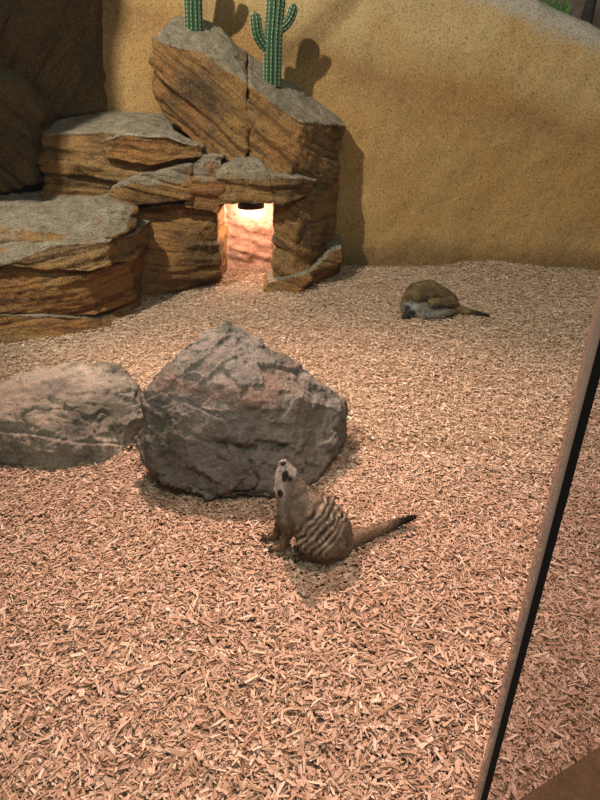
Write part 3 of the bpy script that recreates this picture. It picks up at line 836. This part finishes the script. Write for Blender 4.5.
def sphere_part(name, c, r, mat, parent, sq=(1, 1, 1)):
    b = bmesh.new(); ball(b, c, r, sq); return link(name, bm_mesh(name, b), mat, parent)
sphere_part('eye', e1 + np.array([0.0005, 0.001, 0.0]), 0.0048, M_EYE, mk)
sphere_part('eye', e2 + np.array([0.0, 0.002, 0.0]), 0.0042, M_EYE, mk)
sphere_part('nose', nose + np.array([0, -0.003, 0.003]), 0.0062, M_CLAW, mk, (1, .9, .7))
def ear(c, out, parent):
    b = bmesh.new(); q = Vector(out).to_track_quat('Z', 'Y').to_matrix().to_4x4()
    ball(b, c, 0.0105, (0.85, 1.1, 0.35), q)
    me_ = bm_mesh('ear', b); P_ = get_co(me_); o_ = np.array(out) / np.linalg.norm(out)
    dd = np.linalg.norm((P_ - c) - np.outer((P_ - c) @ o_, o_), axis=1); P_ -= o_ * (0.004 * np.clip(1 - dd / 0.008, 0, 1))[:, None]; set_co(me_, P_)
    return link('ear', me_, M_CLAW, parent)
ear(er1, (-0.75, -0.6, 0.2), mk)
ear(hd + np.array([0.030, 0.012, -0.010]), (0.8, 0.2, 0.2), mk)
def claws(c, parent, dirx=-1):
    for k in range(4):
        a = c + np.array([dirx * 0.012, (k - 1.5) * 0.0045, -0.001])
        link('claw', bm_mesh('claw', tube_mesh([a, a + np.array([dirx * 0.007, 0, 0.0]), a + np.array([dirx * 0.013, 0, -0.003])], [0.0026, 0.0021, 0.0006], 6)), M_CLAW, parent)
claws(f1 + np.array([-0.004, -0.004, 0]), mk); claws(f2 + np.array([-0.004, -0.004, 0]), mk); claws(h1 + np.array([-0.026, 0.010, -0.002]), mk)

# --- sleeping meerkat, curled on its side
root2 = G(428, 318); mk2 = empty('meerkat', root2)
tag(mk2, 'brown meerkat curled up asleep on the chips near the back wall', 'meerkat')
bm = bmesh.new()
def GW(u, v, y): return W(u, v, y)
chain(bm, [W(410, 300, 2.66), W(417, 294, 2.70), W(429, 292, 2.72), W(442, 297, 2.72), W(450, 301, 2.70)], [0.036, 0.052, 0.055, 0.045, 0.034])
chain(bm, [W(417, 311, 2.62), W(430, 311, 2.63), W(443, 309, 2.64)], [0.036, 0.036, 0.028])
chain(bm, [W(410, 311, 2.61), W(404.5, 317, 2.58)], [0.028, 0.011])     # head with muzzle turned down
ball(bm, W(406, 306, 2.63), 0.028)
chain(bm, [W(432, 303, 2.61), W(445, 302, 2.63), W(456, 305, 2.66)], [0.020, 0.022, 0.016])
chain(bm, [W(422, 316, 2.58), W(440, 315.5, 2.59), W(452, 312, 2.62)], [0.016, 0.016, 0.013])
tl2 = [W(448, 308, 2.66), W(460, 310, 2.655), W(472, 312.5, 2.64), W(488, 315.5, 2.62)]
chain(bm, tl2, [0.026, 0.020, 0.013, 0.006])
me = remeshed(bm, 0.004, 4, 0.5)
P = get_co(me)
col = np.tile(np.array([0.20, 0.135, 0.062]), (len(P), 1))
col = lerp(col, [0.085, 0.06, 0.034], smooth01(0.5 + 1.3 * fbm(P, 30, 3, 4)) * 0.75)
fy = smooth01((2.655 - P[:, 1]) / 0.025) * smooth01((0.085 - P[:, 2] + 0.02 * fbm(P, 20, 2, 3)) / 0.02)
col = lerp(col, [0.21, 0.195, 0.17], fy * 0.9 * smooth01((W(452, 312, 2.62)[0] - P[:, 0]) / 0.05))
col = lerp(col, [0.34, 0.33, 0.33], smooth01((0.035 - np.linalg.norm(P - W(412, 305, 2.60), axis=1)) / 0.02) * 0.8)
col = lerp(col, [0.10, 0.085, 0.065], smooth01((0.05 - np.linalg.norm((P - W(438, 306, 2.61)) * np.array([0.6, 1, 2.5]), axis=1)) / 0.03) * 0.7)
for (u, v, r_) in ((405, 315, 0.030), (407, 308, 0.020), (412, 312, 0.014)):
    col = lerp(col, [0.03, 0.024, 0.022], smooth01((r_ - np.linalg.norm(P - onsurf(u, v), axis=1)) / (0.4 * r_)) * 0.95)
col = lerp(col, [0.02, 0.018, 0.016], smooth01((P[:, 0] - tl2[1][0] - 0.03) / 0.06))
set_tint(me, col); shade_smooth(me)
link('body', me, M_FUR, mk2)
fur_blades(me, col, 16000, 0.009, 'fur', mk2, lambda p: np.tile(np.array([0.9, -0.2, -0.3]), (len(p), 1)), 6, 0.0016)
ear2 = onsurf(413, 313)
sphere_part('ear', ear2, 0.010, M_CLAW, mk2, (1, .5, 1))
sphere_part('nose', W(403.5, 318, 2.57), 0.006, M_CLAW, mk2)

# ------------------------------------------------------------------ glass front
seam = np.array([0.20, 0.368]); dR = np.array([0.888, 0.459]); dR /= np.linalg.norm(dR); nR = np.array([0.459, -0.888])
def prism(name, quad, z0, z1, mat, parent=None):
    bm = bmesh.new()
    lo_ = [bm.verts.new((q[0], q[1], z0)) for q in quad]; hi = [bm.verts.new((q[0], q[1], z1)) for q in quad]
    n = len(quad)
    for i in range(n): bm.faces.new((lo_[i], lo_[(i + 1) % n], hi[(i + 1) % n], hi[i]))
    bm.faces.new(lo_[::-1]); bm.faces.new(hi)
    bmesh.ops.recalc_face_normals(bm, faces=bm.faces)
    return link(name, bm_mesh(name, bm, False), mat, parent)
GT = 0.005
cz = 0.045
M_GL = glass_mat('clear_glass', (0.985, 0.99, 0.985), 0.6)
M_GR = glass_mat('tinted_glass', (0.865, 0.87, 0.89), 1.0)
a0 = seam + np.array([-0.0075, 0.0])
w1 = prism('window_1', [(-1.9, seam[1]), tuple(a0), tuple(a0 + [0, GT]), (-1.9, seam[1] + GT)], cz, 2.2, M_GL)
tag(w1, 'large clear glass pane the photograph looks through', None, None, 'structure')
b0 = seam + dR * 0.007
w2 = prism('window_2', [tuple(b0), tuple(b0 + dR * 1.5), tuple(b0 + dR * 1.5 - nR * GT), tuple(b0 - nR * GT)], cz, 2.2, M_GR)
tag(w2, 'angled glass pane right of the black seam', None, None, 'structure')
prism('glass_edge', [tuple(a0), tuple(a0 + [0.0058, 0.0]), tuple(a0 + [0.0058, GT]), tuple(a0 + [0, GT])], cz, 2.2, edge_mat(), w1)
prism('seal', [tuple(a0 + [0.0060, -0.001]), tuple(b0 + nR * 0.001), tuple(b0 - nR * GT), tuple(a0 + [0.0060, GT])], cz, 2.2, M_BLACK, w2)
# brown concrete curb below the panes
i1 = G(512, 802, cz)[:2]; i2 = G(600, 744, cz)[:2]; dC = (i2 - i1) / np.linalg.norm(i2 - i1); nC = np.array([dC[1], -dC[0]])
def curb(quad, name, label):
    bm = bmesh.new()
    add_hull(bm, [(q[0], q[1], z_) for q in quad for z_ in (-0.05, cz)])
    bmesh.ops.bevel(bm, geom=[e for e in bm.edges if e.verts[0].co.z > 0 and e.verts[1].co.z > 0 and e.is_manifold and e.calc_face_angle(0) > 0.3], offset=0.008, segments=3, affect='EDGES')
    o = link(name, bm_mesh(name, bm, False), M_CURB); tag(o, label, None, None, 'structure'); return o
sh = -nR * 0.0 + np.array([0.0, 0.0])
e0 = i1 - dC * 0.10
curb([tuple(e0), tuple(e0 + dC * 1.6), tuple(e0 + dC * 1.6 + nC * 0.22), tuple(e0 + nC * 0.22)], 'trim_1', 'brown concrete curb under the angled glass pane')
curb([(-1.9, 0.435), (0.12, 0.435), (0.12, 0.25), (-1.9, 0.25)], 'trim_2', 'brown concrete curb under the large glass pane')

# ------------------------------------------------------------------ planting behind the wall crest
bank_v = [(-2.2, 3.7, 1.0), (3.4, 3.55, 1.0), (3.4, 5.6, 1.0), (-2.2, 5.6, 1.0)]
gx = np.linspace(-0.5, 3.6, 60); gy = np.linspace(3.75, 5.6, 30)
X, Y = np.meshgrid(gx, gy, indexing='ij'); q = np.stack([X.ravel(), Y.ravel(), 0 * X.ravel()], 1)
Z = crest(X.ravel()).clip(1.02, 1.6) - 0.10 + 0.08 * (Y.ravel() - 3.75) + 0.04 * fbm(q, 3, 3, 7)
q[:, 2] = Z
k = NT('soil'); M_SOIL = k.done(k.ramp(k.noise(k.coord(), 18, 5, 0.7), [(0.3, (0.06, 0.05, 0.04)), (0.7, (0.20, 0.15, 0.12))]), 0.95)
me = mesh_np('bank', q, grid_faces(60, 30), 4); shade_smooth(me)
tag(link('bank', me, M_SOIL), 'grey brown soil bank behind the wall crest', None, None, 'structure')
k = NT('far_wall'); M_FAR = k.done(k.ramp(k.noise(k.coord(), 5, 5, 0.7), [(0.3, (0.16, 0.12, 0.10)), (0.7, (0.38, 0.30, 0.25))]), 0.9)
me = mesh_np('wall_far', np.array([(-1, 5.6, 0.8), (4.5, 5.6, 0.8), (4.5, 5.6, 3.2), (-1, 5.6, 3.2), (-1, 5.7, 0.8), (4.5, 5.7, 0.8), (4.5, 5.7, 3.2), (-1, 5.7, 3.2)]),
             np.array([0, 1, 2, 3, 7, 6, 5, 4, 0, 4, 5, 1, 3, 2, 6, 7, 0, 3, 7, 4, 1, 5, 6, 2]), 4)
tag(link('wall_far', me, M_FAR), 'dim brown wall beyond the planting', None, None, 'structure')
# grass tuft
gp = W(556, 6, 3.95); gp = np.array([gp[0] - 0.10, 3.95, 1.20]); gt = empty('grass_tuft', gp)
tag(gt, 'bright green grass tuft behind the wall crest at the top right', 'grass')
M_GRASS = simple('grass_blade', (0.10, 0.26, 0.045), 0.6); M_GRASS2 = simple('grass_blade_dark', (0.04, 0.13, 0.03), 0.6)
for mat_, n_, sd in ((M_GRASS, 420, 1), (M_GRASS2, 420, 2)):
    r_ = np.random.default_rng(sd); V = []; F = []
    for i in range(n_):
        b = gp + np.array([r_.uniform(-0.22, 0.16), r_.uniform(-0.08, 0.18), -0.02]); a = r_.uniform(0, 2 * math.pi); le = r_.uniform(0.08, 0.22); ben = r_.uniform(0.02, 0.10)
        dv = np.array([math.cos(a), math.sin(a), 0]); sv = np.array([-dv[1], dv[0], 0]) * 0.004; q0 = len(V)
        V += [b - sv, b + sv, b + dv * ben * .4 + [0, 0, le * .6] + sv * .8, b + dv * ben * .4 + [0, 0, le * .6] - sv * .8, b + dv * ben + [0, 0, le]]
        F += [q0, q0 + 1, q0 + 2, q0, q0 + 2, q0 + 3, q0 + 3, q0 + 2, q0 + 4]
    o = link('blades', mesh_np('blades', np.array(V), np.array(F), 3), mat_, gt); tag(o, None, None, None, 'stuff')
tp = W(588, 14, 4.2); tr = tube_mesh([(tp[0] - 0.02, 4.2, 1.0), tuple(tp), tuple(W(592, -2, 4.2)), tuple(W(597, -30, 4.22)), tuple(W(596, -90, 4.25))], [0.045, 0.034, 0.03, 0.026, 0.02], 12)
k = NT('bark'); M_BARK = k.done(k.ramp(k.noise(k.coord(), 30, 5, 0.7), [(0.3, (0.012, 0.011, 0.010)), (0.7, (0.05, 0.042, 0.036))]), 0.9)
trunk = link('tree_trunk', bm_mesh('tree_trunk', tr), M_BARK); tag(trunk, 'dark slender tree trunk behind the wall at the top right corner', 'tree')

# ------------------------------------------------------------------ wood chips
def in_view(x, y, m=90):
    P_ = np.stack([x, y, np.zeros_like(x)], 1) - CAM
    d = P_[:, 1] * CT - P_[:, 2] * ST; u = 300 + FPX * P_[:, 0] / d; v = 400 - FPX * (P_[:, 1] * ST + P_[:, 2] * CT) / d
    return (u > -m) & (u < 600 + m) & (v < 800 + m)
def covered(x, y):
    c = ((x + 0.19) / 0.20) ** 2 + ((y - 1.52) / 0.20) ** 2 < 1
    c |= (x < -0.52) & (x > -1.3) & (y > 1.55) & (y < 1.78)
    c |= (y > 3.47)
    c |= (x < -0.95) & (y > 2.75)
    return c
def scatter(n, y0, y1, x0, x1):
    xs_ = rng.uniform(x0, x1, n); ys_ = rng.uniform(y0, y1, n)
    m = in_view(xs_, ys_) & ~covered(xs_, ys_)
    return xs_[m], ys_[m]

def chips(x, y, kind, zspread, seed):
    r_ = np.random.default_rng(seed); n = len(x)
    Ln = np.clip(r_.lognormal(math.log(0.0120), 0.46, n), 0.004, 0.032); Wd = np.clip(r_.lognormal(math.log(0.0043), 0.42, n), 0.0016, 0.010); Th = r_.uniform(0.0007, 0.0018, n)
    yaw = r_.uniform(0, 2 * math.pi, n); pit = r_.normal(0, 0.19, n); rol = r_.normal(0, 0.22, n)
    cz_, sz_ = np.cos(yaw), np.sin(yaw); cp, sp_ = np.cos(pit), np.sin(pit); cr, sr = np.cos(rol), np.sin(rol)
    ex = np.stack([cz_ * cp, sz_ * cp, sp_], 1)
    ey = np.stack([-sz_ * cr - cz_ * sp_ * sr, cz_ * cr - sz_ * sp_ * sr, cp * sr], 1)
    ez = np.cross(ex, ey)
    lay = r_.uniform(0, 1, n) ** 0.8
    c = np.stack([x, y, H(x, y) + 0.001 + zspread * lay], 1)
    if kind == 'box':
        tp0 = r_.uniform(0.45, 1.0, n); tp1 = r_.uniform(0.35, 1.0, n); sk = r_.normal(0, 0.25, n)
        loc = []
        for sx, tpv in ((-1, tp0), (1, tp1)):
            for sy in (-1, 1):
                for sz2 in (-1, 1):
                    loc.append(c + ex * (sx * Ln / 2 + sy * sk * Wd)[:, None] + ey * (sy * tpv * Wd / 2)[:, None] + ez * (sz2 * Th / 2)[:, None])
        V = np.stack(loc, 1).reshape(-1, 3); nv = 8
        q = np.array([0, 1, 3, 2, 4, 6, 7, 5, 0, 4, 5, 1, 2, 3, 7, 6, 1, 5, 7, 3, 0, 2, 6, 4])
    else:
        tp0 = r_.uniform(0.4, 1.0, n); tp1 = r_.uniform(0.3, 1.0, n)
        loc = [c - ex * (Ln / 2)[:, None] + ey * (tp0 * Wd / 2)[:, None] - ez * (Th)[:, None], c - ex * (Ln / 2)[:, None] - ey * (tp0 * Wd / 2)[:, None] - ez * (Th)[:, None],
               c + ex * (Ln / 2)[:, None] - ey * (tp1 * Wd / 2)[:, None] - ez * (Th)[:, None], c + ex * (Ln / 2)[:, None] + ey * (tp1 * Wd / 2)[:, None] - ez * (Th)[:, None],
               c - ex * (Ln / 2)[:, None] * .9, c + ex * (Ln / 2)[:, None] * .9]
        V = np.stack(loc, 1).reshape(-1, 3); nv = 6
        q = np.array([0, 4, 5, 3, 4, 1, 2, 5])
    F = (np.arange(n)[:, None] * nv + q[None, :]).reshape(-1)
    me = mesh_np('wood_chip_litter', V, F, 4); shade_smooth(me, False)
    rn = np.repeat(r_.uniform(0, 1, n), nv).astype(np.float32)
    at = me.attributes.new('rnd', 'FLOAT', 'POINT'); at.data.foreach_set('value', rn)
    o = link('wood_chip_litter', me, M_CHIP, floor)
    tag(o, 'loose tan wood chips', None, None, 'stuff')
    return o
x, y = scatter(100000, 0.42, 1.5, -1.0, 1.0); chips(x, y, 'box', 0.011, 1)
x, y = scatter(180000, 1.5, 3.5, -1.8, 1.9); chips(x, y, 'tent', 0.016, 2)

# the chips that show largest, one by one
protos = []
for k_ in range(8):
    r_ = np.random.default_rng(100 + k_)
    Ln, Wd, Th = r_.uniform(0.016, 0.029), r_.uniform(0.004, 0.0085), r_.uniform(0.0012, 0.0022)
    V = []; nseg = 3; tpw = r_.uniform(0.45, 1.0, nseg + 1); bend = r_.uniform(-0.002, 0.003)
    for i in range(nseg + 1):
        f = i / nseg - 0.5
        for sy, sz2 in ((-1, -1), (1, -1), (1, 1), (-1, 1)):
            V.append((f * Ln + sy * r_.uniform(-.001, .001), sy * tpw[i] * Wd / 2, sz2 * Th / 2 + bend * (1 - 4 * f * f)))
    F = []
    for i in range(nseg):
        for j in range(4): F += [i * 4 + j, i * 4 + (j + 1) % 4, (i + 1) * 4 + (j + 1) % 4, (i + 1) * 4 + j]
    F += [3, 2, 1, 0, nseg * 4, nseg * 4 + 1, nseg * 4 + 2, nseg * 4 + 3]
    m_ = mesh_np('wood_chip', np.array(V), np.array(F), 4); shade_smooth(m_, False); m_.materials.append(M_LOOSE); protos.append(m_)
xc, yc_ = scatter(1500, 0.52, 0.95, -0.65, 0.6)
P_ = np.stack([xc, yc_, 0 * xc], 1) - CAM
d_ = P_[:, 1] * CT - P_[:, 2] * ST; u_ = 300 + FPX * P_[:, 0] / d_; v_ = 400 - FPX * (P_[:, 1] * ST + P_[:, 2] * CT) / d_
ok = (u_ > 4) & (u_ < 596) & (v_ > 590) & (v_ < 797) & ~((v_ > 735) & (u_ > 500))
xc, yc_ = xc[ok][:300], yc_[ok][:300]
hz = H(xc, yc_)
for i in range(len(xc)):
    o = bpy.data.objects.new('wood_chip', protos[i % 8]); COL.objects.link(o)
    o.location = (xc[i], yc_[i], hz[i] + 0.0135); o.rotation_euler = (random.gauss(0, 0.25), random.gauss(0, 0.16), random.uniform(0, 6.283))
    s_ = random.uniform(0.75, 1.15); o.scale = (s_, s_, s_); o.parent = floor
